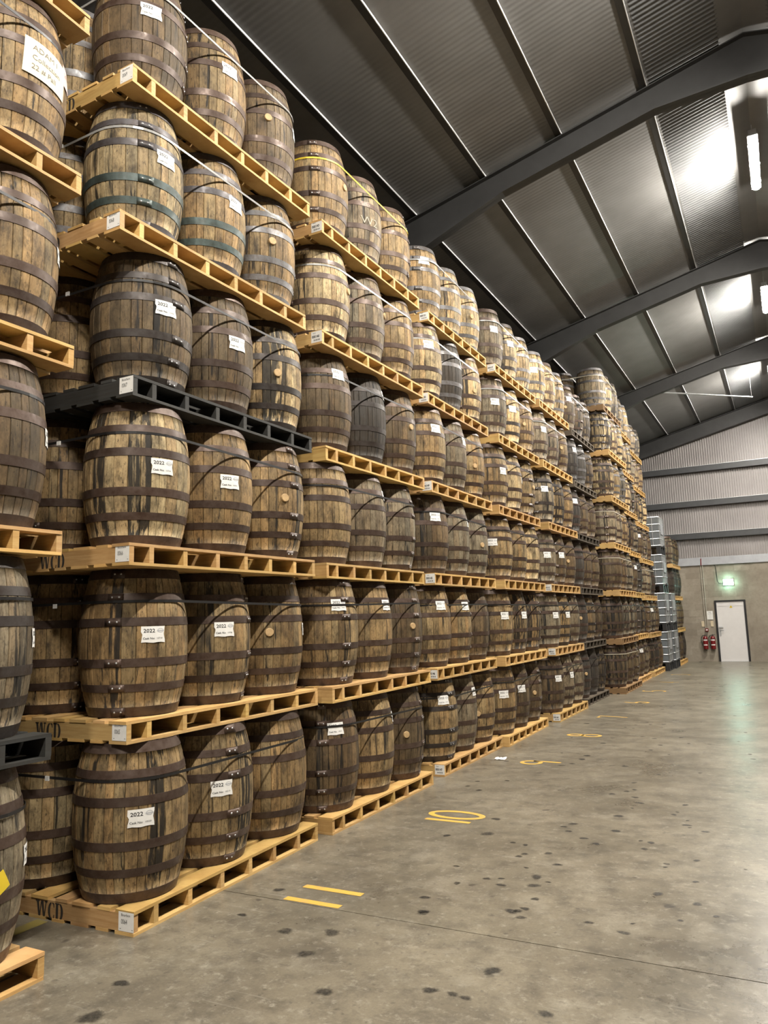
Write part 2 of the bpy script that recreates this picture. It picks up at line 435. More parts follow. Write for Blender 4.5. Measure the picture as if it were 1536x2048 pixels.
b = MB(); b.tube([(2.18, 1.98, 0), (2.18, 1.98, roofz(3.13)-7.82)], .006, 6); b.box(-.04, .04, -.04, .04, -.02, .06); ob('hanger', b.mesh('hanger', STEEL), t)

# ------------------------------------------------------------------ cask meshes
T = .137; HP = 1.0698; BH = HP-T; RB, RH = .335, .268
def prof(t): return RB-(RB-RH)*(2*t-1)**2
STW = (9., 11., 12., 13., 15.)
def stave_geo(wdeg, a0, nz, mid, gap=.0009, bev=.0028):
    V = []; F = []; sharp = []; sm = []
    for i in range(nz+1):
        t = i/nz; r = prof(t)
        h = rad(wdeg/2) - gap/r
        bb = bev/r
        ring = [(r-.016, -h), (r-.0035, -h), (r, -h+bb)] + ([(r, 0)] if mid else []) + [(r, h-bb), (r-.0035, h), (r-.016, h)]
        V += [(q*math.cos(a0+a), q*math.sin(a0+a), t*BH) for q, a in ring]
    n = 7 if mid else 6
    for i in range(nz):
        for k in range(n-1):
            F.append((i*n+k, i*n+k+1, (i+1)*n+k+1, (i+1)*n+k))
        for k in (1, 2, n-3, n-2): sharp.append((i*n+k, (i+1)*n+k))
    F += [tuple(range(n)), tuple(range(nz*n, nz*n+n))[::-1]]
    return V, F, sharp
stave_mesh = {}
for wd in STW:
    V, F, S = stave_geo(wd, 0, 8, True)
    stave_mesh[wd] = me('stave', V, F, OAK, True, sharp=S, attr={'tone': [(1., 1., 1., 1.)]*len(F), 'stain': [0.]*len(F)})
def stave_layout(rng):
    while True:
        ws = []
        while sum(ws) < 345: ws.append(rng.choice(STW))
        rest = 360-sum(ws)
        if rest in STW: ws.append(rest); return ws
def joined_staves(rng):
    V = []; F = []; S = []; tone = []; st = []
    a = 0
    for wd in stave_layout(rng):
        v, f, s = stave_geo(wd, rad(a+wd/2), 6, False); o = len(V)
        V += v; F += [tuple(i+o for i in q) for q in f]; S += [(i+o, j+o) for i, j in s]
        k = rng.uniform(.62, 1.25); h = rng.uniform(-.06, .06)
        tone += [(k*(1+h), k, k*(1-h), 1.)]*len(f); st += [rng.choice((0, 0, 0, 0, .12, .45))]*len(f); a += wd
    return me('staves', V, F, OAK, True, sharp=S, attr={'tone': tone, 'stain': st})
JOINED = [joined_staves(random.Random(100+i)) for i in range(8)]
HEADS = []
for z, flip in ((.028, 1), (BH-.028, 0)):
    n = 28; r = RH-.012
    ring = [(r*math.cos(2*PI*k/n), r*math.sin(2*PI*k/n), z) for k in range(n)]
    HEADS.append(me('cask_head', ring, [tuple(range(n))[::-1] if flip else tuple(range(n))], OAK, attr={'tone': [(.8, .8, .8, 1.)], 'stain': [0.]}))
HT = ((0., .068), (.170, .222), (.335, .392), (.608, .665), (.778, .830), (.932, 1.))
def hoop_geo(t0, t1, rivets):
    n = 40; b = MB(); z0, z1 = t0*BH, t1*BH; e = .0028
    r0, r1 = prof(t0)+e, prof(t1)+e
    if t0 == 0: z0 = .004
    if t1 == 1: z1 = BH-.004
    V = []
    for r, z in ((r0-.006, z0), (r0, z0), (r1, z1), (r1-.006, z1)):
        V += [(r*math.cos(2*PI*k/n), r*math.sin(2*PI*k/n), z) for k in range(n)]
    F = [(i*n+k, i*n+(k+1) % n, (i+1)*n+(k+1) % n, (i+1)*n+k) for i in range(3) for k in range(n)]
    sh = [(i*n+k, i*n+(k+1) % n) for i in (1, 2) for k in range(n)]
    # lapped joint: a second thickness over a short arc, with two rivets
    o = len(V); m = 5
    for k in range(m):
        a = rad(-9+18*k/(m-1))
        for r, z in ((r0, z0+.002), (r0+.003, z0+.002), (r1+.003, z1-.002), (r1, z1-.002)): V.append((r*math.cos(a), r*math.sin(a), z))
    for k in range(m-1):
        for q in range(3): F.append((o+4*k+q, o+4*k+q+1, o+4*k+5+q, o+4*k+4+q)[::-1])
    F += [(o, o+1, o+2, o+3), tuple(o+4*(m-1)+q for q in range(4))[::-1]]
    nf = len(F); mi = [0]*nf
    if rivets:
        rm = (r0+r1)/2+.003; zm = (z0+z1)/2
        for a in (rad(-4), rad(4)):
            for dz in (0,):
                c = Vector((rm*math.cos(a), rm*math.sin(a), zm+dz)); nx = Vector((math.cos(a), math.sin(a), 0)); ty = Vector((-math.sin(a), math.cos(a), 0)); tz = Vector((0, 0, 1))
                o = len(V)
                for k in range(6): V.append(tuple(c+.007*(math.cos(k*PI/3)*ty+math.sin(k*PI/3)*tz)))
                for k in range(6): V.append(tuple(c+.004*nx+.004*(math.cos(k*PI/3)*ty+math.sin(k*PI/3)*tz)))
                F += [(o+k, o+(k+1) % 6, o+6+(k+1) % 6, o+6+k) for k in range(6)] + [tuple(range(o+6, o+12))]
                mi += [1]*7
    return me('hoop', V, F, smooth=True, mats=[HOOP, GALV], mi=mi, sharp=sh)
HOOPS = [hoop_geo(a, c, True) for a, c in HT]
b = MB(); b.lathe([(.034, -.02), (.033, .010), (.030, .014), (.0, .014)], 14)
BUNG = me('bung', [(z, x, y) for x, y, z in b.v], b.f, plain('bung_wood', (.50, .34, .17), .7, 0, .2, 30), False)

# paper tags and prints that follow the cask's curve
def wrap(pts, r0, zc, off):
    out = []
    for u, v in pts:
        z = zc+v; r = prof(z/BH)+off; out.append((r*math.cos(u/r0), r*math.sin(u/r0), z))
    return out
_tags = {}
def tag_mesh(num, t):
    k = (num, round(t, 2))
    if k in _tags: return _tags[k]
    zc = t*BH; r0 = prof(t); wv, hv = .172, .118; SCT = .86
    V = []; F = []; mi = []
    nx, ny = 6, 6
    pts = []
    rg = random.Random(int(num))
    notch = [0, .004*rg.random(), .006, .009, .005, .003*rg.random(), 0]
    for j in range(ny+1):
        for i in range(nx+1):
            u = -wv/2 + wv*i/nx; v = -hv/2 + hv*j/ny
            if i == 0: u += notch[j]*(1 if j < 4 else -.3)
            if i == nx: u -= notch[ny-j]
            if j == 0: v += .003*math.sin(i*1.7)
            pts.append((u, v))
    V += wrap([(u*SCT, v*SCT) for u, v in pts], r0, zc, .0045)
    for j in range(ny):
        for i in range(nx):
            q = j*(nx+1)+i; F.append((q, q+1, q+nx+2, q+nx+1)); mi.append(0)
    def put(tv, tf, dx, dy, m, off=.0052):
        o = len(V); V.extend(wrap([((x+dx)*SCT, (y+dy)*SCT) for x, y in tv], r0, zc, off)); F.extend([tuple(i+o for i in f) for f in tf]); mi.extend([m]*len(tf))
    put(*text2d('2022', .038, 1.08, bold=.0006), -.070, .014, 1)
    put(*text2d('Cask No:', .021, 1.05, bold=.0003), -.074, -.036, 1)
    put(*text2d(num, .016, 1.1), .022, -.034, 1)
    n = 16; rv = []
    for k in range(n):
        a = 2*PI*k/n; rv += [(.023*math.cos(a), .016*math.sin(a)), (.019*math.cos(a), .012*math.sin(a))]
    put(rv, [(2*k, 2*((k+1) % n), 2*((k+1) % n)+1, 2*k+1) for k in range(n)], .052, .028, 2)
    put([(-.026, -.004), (.026, -.004), (.026, .004), (-.026, .004)], [(0,1,2,3)], .052, .026, 2, .0056)
    d = me('paper_tag', V, F, mats=[PAPER, INK, GREYINK], mi=mi); _tags[k] = d; return d
def sheet_tag(lines, wv, hv, t, base, tilt=0.):
    zc = t*BH; r0 = prof(t); V = []; F = []; mi = []; nx, ny = 8, 4
    rot = lambda x, y: (x*math.cos(tilt)-y*math.sin(tilt), x*math.sin(tilt)+y*math.cos(tilt))
    pts = [rot(-wv/2+wv*i/nx, -hv/2+hv*j/ny) for j in range(ny+1) for i in range(nx+1)]
    V += wrap(pts, r0, zc, .005)
    for j in range(ny):
        for i in range(nx):
            q = j*(nx+1)+i; F.append((q, q+1, q+nx+2, q+nx+1)); mi.append(0)
    for s, size, x, y in lines:
        tv, tf = text2d(s, size); o = len(V)
        V += wrap([rot(a+x, c+y) for a, c in tv], r0, zc, .006); F += [tuple(i+o for i in f) for f in tf]; mi += [1]*len(tf)
    return me('paper_tag', V, F, mats=[base, PENCIL], mi=mi)

TONE = {'pale': (.57, .425, .225), 'mid': (.37, .256, .122), 'dark': (.168, .118, .062), 'grey': (.30, .245, .16), 'black': (.062, .054, .045)}
TWORD = {'pale': 'pale golden', 'mid': 'brown', 'dark': 'dark brown', 'grey': 'greyish brown', 'black': 'blackened'}
HCOL = {'rust': (.085, .058, .045), 'steel': (.15, .15, .155), 'blue': (.06, .085, .082), 'dark': (.05, .042, .038)}
TIER = ['bottom', 'second', 'third', 'fourth', 'fifth', 'sixth', 'seventh']
POSW = ['first', 'middle', 'last']
NCASK = [0]
def cask(pos, label, tone, hoopc, near, stain=None, extra=(), scale=1.0, tint=1.0, zs=1.0):
    """one cask: staves, hoops, two heads, and whatever is fixed to it"""
    rng = random.Random(1000+NCASK[0]); NCASK[0] += 1
    o = tag(ob('oak_cask', None, loc=pos), label, 'cask', 'oak casks stacked on pallets')
    o.scale = (scale, scale, zs)
    base = [c*tint for c in TONE[tone]]
    a = rng.uniform(0, 360)
    if near:
        for wd in stave_layout(rng):
            mid = a+wd/2; k = rng.choice((rng.uniform(.6, 1.2), rng.uniform(.85, 1.15), rng.uniform(.85, 1.35)))
            h = rng.uniform(-.07, .07); al = 0.0 if rng.random() > .12 else rng.uniform(.05, .35)
            for (sa, sw, sv) in (stain or ()):
                if abs((mid-sa+180) % 360-180) < sw/2: al = sv
            s = ob('stave', stave_mesh[wd], o, rz=rad(mid)); s.color = (base[0]*k*(1+h), base[1]*k, base[2]*k*(1-h), al)
            a += wd
    else:
        s = ob('staves', rng.choice(JOINED), o, rz=rad(a)); s['kind'] = 'stuff'
        s.color = (*base, .55 if stain else .0)
    hr = rng.uniform(0, 2*PI)
    hc = HCOL[hoopc]
    for i, hm in enumerate(HOOPS):
        k = rng.uniform(.75, 1.3); c = hc
        if hoopc == 'blue' and i not in (1, 2): c = (.085, .08, .085)
        ob('hoop', hm, o, rz=hr+rng.uniform(-.03, .03), color=[x*k for x in c])
    for hd in HEADS: ob('cask_head', hd, o, color=base)
    for e in extra:
        if e[0] == 'tag': ob('paper_tag', tag_mesh(e[1], e[3]), o, rz=rad(e[2]+4))['label'] = 'white paper tag reading 2022'
        elif e[0] == 'bung':
            ob('bung', BUNG, o, (prof(e[2])*math.cos(rad(e[1])), prof(e[2])*math.sin(rad(e[1])), e[2]*BH), rad(e[1]))['label'] = 'light wooden bung'
        elif e[0] == 'mesh': ob(e[1], e[2], o, rz=rad(e[3]))['label'] = e[4]
    return o

# ------------------------------------------------------------------ pallet
PD = 1.37
SY = (0., .165, .475, .80, 1.115, 1.42, 1.75, 2.022)      # stringers across the front, for a 2.06 m pallet
def boxmesh(name, x0, x1, y0, y1, z0, z1, m, cham=0.):
    b = MB(); b.box(x0, x1, y0, y1, z0, z1); return b.mesh(name, m)
STRINGER = boxmesh('stringer', -PD, 0, 0, .038, 0, .099, PINE)
DECK = [boxmesh('deck_board', -wd, 0, 0, 2.06, 0, .019, PINE) for wd in (.145, .10)]
DX = ((0, 0), (.185, 1), (.345, 0), (.535, 1), (.70, 0), (.90, 1), (1.06, 1), (1.225, 0))
BX = ((0, 0), (.20, 1), (.36, 0), (.56, 1), (.72, 0), (.92, 1), (1.08, 1), (1.225, 0))
def wood(rng, dark):
    if dark == 2: k = rng.uniform(.7, 1.4); return (.085*k, .07*k, .052*k)
    if dark == 3: k = rng.uniform(.8, 1.2); return (.30*k, .19*k, .09*k)
    if dark: k = rng.uniform(.7, 1.3); return (.030*k, .031*k, .030*k)
    k = rng.uniform(.8, 1.15); return (.66*k, .44*k*rng.uniform(.94, 1.04), .18*k*rng.uniform(.85, 1.1))
_pj = {}
def far_pallet_meshes():
    if not _pj:
        a = MB(); c = MB()
        for y in SY: a.box(-PD, 0, y, y+.038, .018, .117)
        for x, k in DX: c.box(-x-(.145, .10)[k], -x, 0, 2.06, .117, .136)
        for x, k in BX: c.box(-x-(.145, .10)[k], -x, 0, 2.06, 0, .018)
        _pj['s'] = a.mesh('stringers', PINE); _pj['d'] = c.mesh('deck_boards', PINE)
    return _pj
def flat_print(verts2, x0, z0, y, m_i, V, F, mi):
    tv, tf = verts2; o = len(V)
    V += [(x0+a, y, z0+c) for a, c in tv]; F += [tuple(i+o for i in f) for f in tf]; mi += [m_i]*len(tf)
_tk = {}
def ticket(num):
    if num in _tk: return _tk[num]
    V = [(-.118, -.002, .022), (.0, -.002, .022), (.0, -.002, .128), (-.118, -.002, .128)]; F = [(0,1,2,3)]; mi = [0]
    if len(num) == 4:
        flat_print(text2d('Bourbon', .022, .9), -.098, .104, -.0028, 1, V, F, mi); flat_print(text2d(num, .038, .62), -.098, .062, -.0028, 1, V, F, mi)
        for x in (-.106, -.016): flat_print(([(0, 0), (.008, 0), (.008, .003), (0, .003)], [(0,1,2,3)]), x, .034, -.0028, 1, V, F, mi)
    else:
        flat_print(text2d('Rack', .016), -.10, .106, -.0028, 1, V, F, mi); flat_print(text2d(num, .034, .8, bold=.0012), -.110, .066, -.0028, 1, V, F, mi)
        V += [(-.09+.006*k, -.0028, z) for k in range(13) for z in (.036, .052)]; o = len(V)-26
        F += [(o+4*k, o+4*k+2, o+4*k+3, o+4*k+1) for k in range(6)]; mi += [1]*6
    _tk[num] = me('pallet_ticket', V, F, mats=[PAPER, INK], mi=mi); return _tk[num]
# heavy condensed stencil capitals W C D, drawn as flat shapes .10 high
V = []; F = []
def glyph(polys, x0):
    for p in polys:
        o = len(V); V.extend((x0+u, -.0012, .008+v) for u, v in p); F.append(tuple(range(o, o+len(p))))
def bowl(x0, rx, ri, side, z=.05, h=.05, hi=.041, a0=90, a1=270, gap=8):
    out = []; n = 10
    for lo, hi_ in ((a0+gap, (a0+a1)/2-gap*.0), ((a0+a1)/2, a1-gap)):
        for k in range(n//2):
            q = [rad(lo+(hi_-lo)*j/(n//2)) for j in (k, k+1)]
            out.append([(x0+side*-rx*math.cos(q[0]), z+h*math.sin(q[0])), (x0+side*-rx*math.cos(q[1]), z+h*math.sin(q[1])),
                        (x0+side*-ri*math.cos(q[1]), z+hi*math.sin(q[1])), (x0+side*-ri*math.cos(q[0]), z+hi*math.sin(q[0]))])
    return out
glyph([[(0, .1), (.020, .1), (.034, 0), (.020, 0)], [(.024, 0), (.034, 0), (.044, .085), (.038, .1)], [(.040, .1), (.060, .1), (.074, 0), (.060, 0)], [(.064, 0), (.074, 0), (.088, .1), (.080, .1)],
       [(-.006, .1), (.026, .1), (.026, .092), (-.006, .092)], [(.072, .1), (.094, .1), (.094, .092), (.072, .092)]], -.80)
glyph(bowl(.032, .032, .012, -1) + [[(.036, .1), (.054, .094), (.056, .070), (.050, .070), (.046, .088), (.036, .092)], [(.036, 0), (.054, .006), (.056, .030), (.050, .030), (.046, .012), (.036, .008)]], -.700)
glyph([[(0, 0), (.020, 0), (.020, .1), (0, .1)], [(-.006, .1), (.03, .1), (.03, .092), (-.006, .092)], [(-.006, 0), (.03, 0), (.03, .008), (-.006, .008)]] + bowl(.030, .032, .012, 1), -.632)
WCD = me('stencil', V, F, STENCIL)
def pallet(pos, yaw_, length, near, dark, label, tk=None, wcd=False, seed=0):
    rng = random.Random(seed)
    o = tag(ob('wooden_pallet', None, loc=pos, rz=yaw_), label, 'pallet', 'pallets between the tiers of casks')
    s = length/2.06
    if near:
        for y in SY: ob('stringer', STRINGER, o, (rng.uniform(-.006, 0), y*s, .018), color=wood(rng, dark))
        for x, k in DX:
            q = ob('deck_board', DECK[k], o, (-x, rng.uniform(-.006, .0), .117), color=wood(rng, dark)); q.scale = (1, s, 1)
        for x, k in BX:
            q = ob('base_board', DECK[k], o, (-x, rng.uniform(-.006, .0), 0), color=wood(rng, dark)); q.scale = (1, s, .018/.019)
    else:
        p = far_pallet_meshes()
        for nm, d in (('stringers', p['s']), ('deck_boards', p['d'])):
            q = ob(nm, d, o, color=wood(rng, dark)); q.scale = (1, s, 1); q['kind'] = 'stuff'
    if tk: ob('pallet_ticket', ticket(tk), o)['label'] = 'white paper ticket on the end'
    if wcd: ob('stencil', WCD, o)['label'] = 'black WCD stencil'
    return o

# ------------------------------------------------------------------ strap round a tier of six casks
def strap_mesh(r, cy, cx=(-.325, -1.0), wv=.017, th=.0025, tilt=0.):
    corners = [(cx[0], cy[0], -90), (cx[0], cy[-1], 0), (cx[1], cy[-1], 90), (cx[1], cy[0], 180)]
    path = []
    for x, y, a in corners:
        for k in range(9):
            q = rad(a+90*k/8); path.append((x, y, math.cos(q), math.sin(q)))
    V = []; F = []; n = len(path)
    for x, y, c, s in path:
        dz = tilt*(y-cy[1])
        for rr, z in ((r, -wv/2), (r+th, -wv/2), (r+th, wv/2), (r, wv/2)): V.append((x+rr*c, y+rr*s, z+dz))
    for i in range(n):
        j = (i+1) % n
        for k in range(4): F.append((4*i+k, 4*j+k, 4*j+(k+1) % 4, 4*i+(k+1) % 4))
    return V, F
def strap(pos, yaw_, cy, colour, label, seed, t=.762, grow=1.0):
    rng = random.Random(seed)
    V, F = strap_mesh(prof(t)*grow+.004, cy, tilt=rng.uniform(-.018, .018))
    o = tag(ob('strap', me('strap', V, F, STRAPC[colour]), None, (pos[0], pos[1], pos[2]+t*BH), yaw_), label, 'strap', 'straps round the tiers of casks')
    b = MB(); x = -.69; y = cy[0]-prof(t)*grow-.006
    b.box(x-.016, x+.016, y-.008, y, -.014, .014); ob('buckle', b.mesh('buckle', PAPER), o)['label'] = 'small pale buckle'

# ------------------------------------------------------------------ the stacks
ST = {
 'Z': dict(where='stack at the left edge', dy=[.03]*6, y=[.82, .824, .86, .904, .924, .957], hp=1.086, dark=(1,), near=True, n=6, last=True),
 'A': dict(where='stack behind painted eleven', x=[.028, -.043, .044, .019, -.008, .009], y=[3.461, 3.45, 3.367, 3.401, 3.293, 3.365],
           a=[.029, .001, -.007, .003, -.022, -.026], L=[2.056, 2.12, 2.037, 2.058, 2.065, 2.053], gr=[1.06, 1.04, 1.03, 1.03, 1.02, 1.0], dy=[-.01, .01, .04, .06, .07, .015], dark=(3,), near=True, n=6),
 'B': dict(where='stack behind painted ten', x=[.006, .024, -.005, -.04, -.013, .014], y=[5.684, 5.696, 5.688, 5.773, 5.701, 5.696],
           a=[.003, .009, -.002, -.022, -.02, -.006], L=[2.069, 2.079, 2.024, 2.03, 2.12, 2.105], near=True, n=6, gr=[1.04]*6, dy=[.015]*6),
 'C': dict(where='stack behind painted nine', x=[-.042, -.013, 0, .01, -.01, -.025], y=[8.152, 7.994, 8.0, 7.99, 8.03, 8.17], a=[.013, .012, 0, 0, 0, .007], near=True, n=6),
 'D': dict(where='stack behind painted eight', x=[.01, 0, .02, 0, .01, 0], y=[10.25, 10.3, 10.38, 10.36, 10.48, 10.5], a=[.02, 0, 0, 0, 0, 0], n=6),
 'E': dict(where='stack behind painted seven', x=[.035, .02, .01, .02, .02, .02], y=[12.79, 12.8, 12.83, 12.86, 12.74, 12.74], L=[1.99]+[2.03]*5, n=6),
 'F': dict(where='stack behind painted six', x=[-.03]*6, y=[15.05, 15.1, 15.12, 15.08, 15.15, 15.2], L=[1.98]*6, n=6, dark=(0, 1, 2, 3, 4, 5)),
 'G': dict(where='stack behind painted five', x=[.25, .24, .26, .22, .24, .25, .2], y=[17.42]*7, n=7, hp=1.06, brown=(0, 1, 6)),
 'H': dict(where='stack behind painted four', x=[.14, .13, .12, .1, .08, .06, .05], y=[19.66]*7, n=7, hp=1.06, L=[2.02]*7),
 'I': dict(where='stack behind painted three', x=[.15, .12, .08, .05, 0, -.03, -.06], y=[22.12]*7, n=7, hp=1.035, L=[2.0]*7),
 'J': dict(where='stack against the gable wall', x=[.3]*4, y=[26.45]*4, n=4, hp=1.05, L=[2.05]*4),
}
# (stack, tier, place): tone, hoop colour, stain [(angle, width, amount)]
LOOK = {
 ('A',0,0): ('mid','rust',[(-20,14,.75)]), ('A',0,1): ('mid','rust',[(10,40,.7)]), ('A',0,2): ('mid','rust',None),
 ('A',1,0): ('mid','rust',[(-62,12,.7)]), ('A',1,1): ('mid','rust',[(-40,8,.7)]), ('A',1,2): ('mid','rust',None),
 ('A',2,0): ('pale','rust',[(-38,22,.9),(-95,20,.9)]), ('A',2,1): ('mid','rust',[(40,20,.5)]), ('A',2,2): ('mid','rust',[(10,12,.6)]),
 ('A',3,0): ('dark','dark',[(-25,24,.5)]), ('A',3,1): ('dark','rust',None), ('A',3,2): ('pale','dark',[(-28,16,1.),(-45,9,1.)]),
 ('A',4,0): ('pale','blue',[(35,14,.7)]), ('A',4,1): ('mid','blue',None), ('A',4,2): ('mid','steel',[(-45,50,.28)]),
 ('A',5,0): ('dark','rust',None), ('A',5,1): ('mid','rust',[(-60,60,.2)]), ('A',5,2): ('dark','rust',None),
 ('B',0,0): ('dark','rust',[(-50,30,.35)]), ('B',0,1): ('mid','rust',None), ('B',0,2): ('dark','rust',[(0,30,.4)]),
 ('B',1,0): ('mid','rust',[(-15,8,.6)]), ('B',1,1): ('mid','rust',None), ('B',1,2): ('dark','rust',None),
 ('B',2,0): ('mid','rust',[(-30,10,.9)]), ('B',2,1): ('grey','rust',None), ('B',2,2): ('grey','rust',None),
 ('B',3,0): ('dark','rust',None), ('B',3,1): ('black','dark',None), ('B',3,2): ('dark','rust',None),
 ('B',4,0): ('pale','rust',None), ('B',4,1): ('grey','rust',[(-60,30,.3)]), ('B',4,2): ('mid','rust',None),
 ('B',5,0): ('mid','rust',None), ('B',5,1): ('grey','rust',None), ('B',5,2): ('mid','rust',None),
 ('C',0,0): ('mid','dark',[(-70,12,.5)]), ('C',0,1): ('grey','rust',None), ('C',0,2): ('mid','rust',None),
 ('C',1,0): ('mid','rust',None), ('C',1,1): ('mid','rust',None), ('C',1,2): ('dark','rust',None),
 ('C',2,0): ('dark','rust',[(-60,12,.7)]), ('C',2,1): ('grey','rust',None), ('C',2,2): ('grey','rust',None),
 ('C',3,0): ('mid','rust',[(-55,40,.2)]), ('C',3,1): ('grey','rust',None), ('C',3,2): ('mid','rust',None),
 ('C',4,0): ('pale','rust',None), ('C',4,1): ('black','steel',None), ('C',4,2): ('pale','rust',[(-50,14,.8)]),
 ('C',5,0): ('mid','steel',None), ('C',5,1): ('pale','steel',[(-40,30,.35)]), ('C',5,2): ('pale','steel',None),
 ('Z',0,2): ('grey','rust',None), ('Z',1,2): ('grey','dark',[(20,30,.4)]), ('Z',2,2): ('dark','rust',None), ('Z',3,2): ('mid','rust',None), ('Z',4,2): ('mid','rust',None),
}
TAGS = {
 'A': [(0,0,-39,.533,'10520'),(0,1,-33,.555,'10519'),(1,0,-29,.548,'10710'),(1,1,-28,.563,'10708'),(1,2,31,.538,'10702'),(2,0,-22,.543,'10734'),(2,1,-24,.544,'10701'),
       (3,0,-22,.572,'10705'),(3,1,-15,.553,'10752'),(4,0,-10,.576,'10688'),(4,1,-4,.594,'10691'),(5,0,-36,.585,'10648'),(5,1,-16,.633,'10650'),(5,2,26,.597,'10653')],
 'B': [(0,0,-37,.753,'10531'),(0,1,25,.733,'10535'),(1,0,-31,.751,'10602'),(1,1,-3,.751,'10606'),(2,1,20,.787,'10611'),(3,0,-19,.782,'10620'),(3,1,20,.792,'10623')],
 'C': [(0,0,-37,.737,'10541'),(0,1,2,.751,'10543'),(1,0,-25,.75,'10544'),(1,1,-14,.744,'10545'),(2,0,-34,.712,'10546'),(2,1,14,.723,'10547'),(3,0,-26,.706,'10548'),
       (3,1,3,.705,'10549'),(4,0,-36,.687,'10550'),(4,1,15,.701,'10551'),(5,0,-44,.763,'10552')],
 'D': [(0,0,-45,.59),(0,1,-34,.6),(1,0,-32,.6),(1,1,-15,.6),(2,0,-66,.58),(3,0,-20,.56),(3,1,14,.54),(4,0,-44,.55),(4,1,-33,.61),(5,0,-35,.63),(5,1,-29,.62)],
 'E': [(0,0,-32,.6),(0,1,-14,.6),(1,0,-26,.58),(1,1,-17,.58),(2,0,-43,.54),(2,1,-27,.58),(3,0,-44,.63),(4,0,-23,.61),(5,0,-51,.6)],
 'F': [(5,0,-35,.7),(4,0,-20,.7),(3,0,-30,.7)],
 'H': [(0,0,-40,.7),(0,1,-30,.7),(1,0,-45,.7),(2,0,-40,.72),(3,0,-45,.72),(4,0,-50,.68),(2,1,-20,.7)],
 'I': [(3,0,-40,.7),(1,1,-40,.7)],
 'Z': [(0,2,45,.52,'10430'),(1,2,46,.54,'10433'),(2,2,45,.56,'10437'),(3,2,45,.57,'10441')],
}
BUNGS = {'A': [(5,2,-36,.58),(4,2,-29,.54),(3,2,-31,.494),(2,2,-22,.513),(1,2,-42,.522)],
 'B': [(5,0,3,.534),(4,0,13,.564),(4,1,22,.579),(3,2,-7,.555),(1,2,-20,.518),(0,2,-37,.489)],
 'C': [(5,2,-26,.496),(4,2,-23,.448),(3,2,-31,.458),(2,2,-20,.463),(0,2,-50,.4)], 'D': [(3,2,-5,.512),(0,2,-32,.467),(4,2,-40,.5)], 'E': [(2,2,-40,.5),(4,2,-35,.52)],
 'F': [(5,0,-50,.5),(1,0,-40,.5),(0,0,-30,.5)]}
SCOL = {('A',4): 'white', ('A',5): 'white', ('B',5): 'yellow', ('B',4): 'white', ('C',5): 'white', ('C',4): 'white', ('D',5): 'white', ('D',4): 'white', ('E',5): 'white', ('E',4): 'white',
        ('G',0): 'buff', ('G',2): 'buff', ('G',3): 'buff', ('G',6): 'buff', ('F',5): 'white', ('I',2): 'buff'}
TK = {('A',i): '00%d' % (64+i) for i in range(6)}
TK.update({('B',5): '000143', ('B',4): '000140', ('C',0): '000147', ('C',1): '000146', ('C',2): '000145', ('C',3): '000149', ('C',4): '000150', ('C',5): '000151', ('E',0): '000160', ('E',1): '000161', ('E',2): '000162', ('D',5): '000157'})
cyr = random.Random(42)
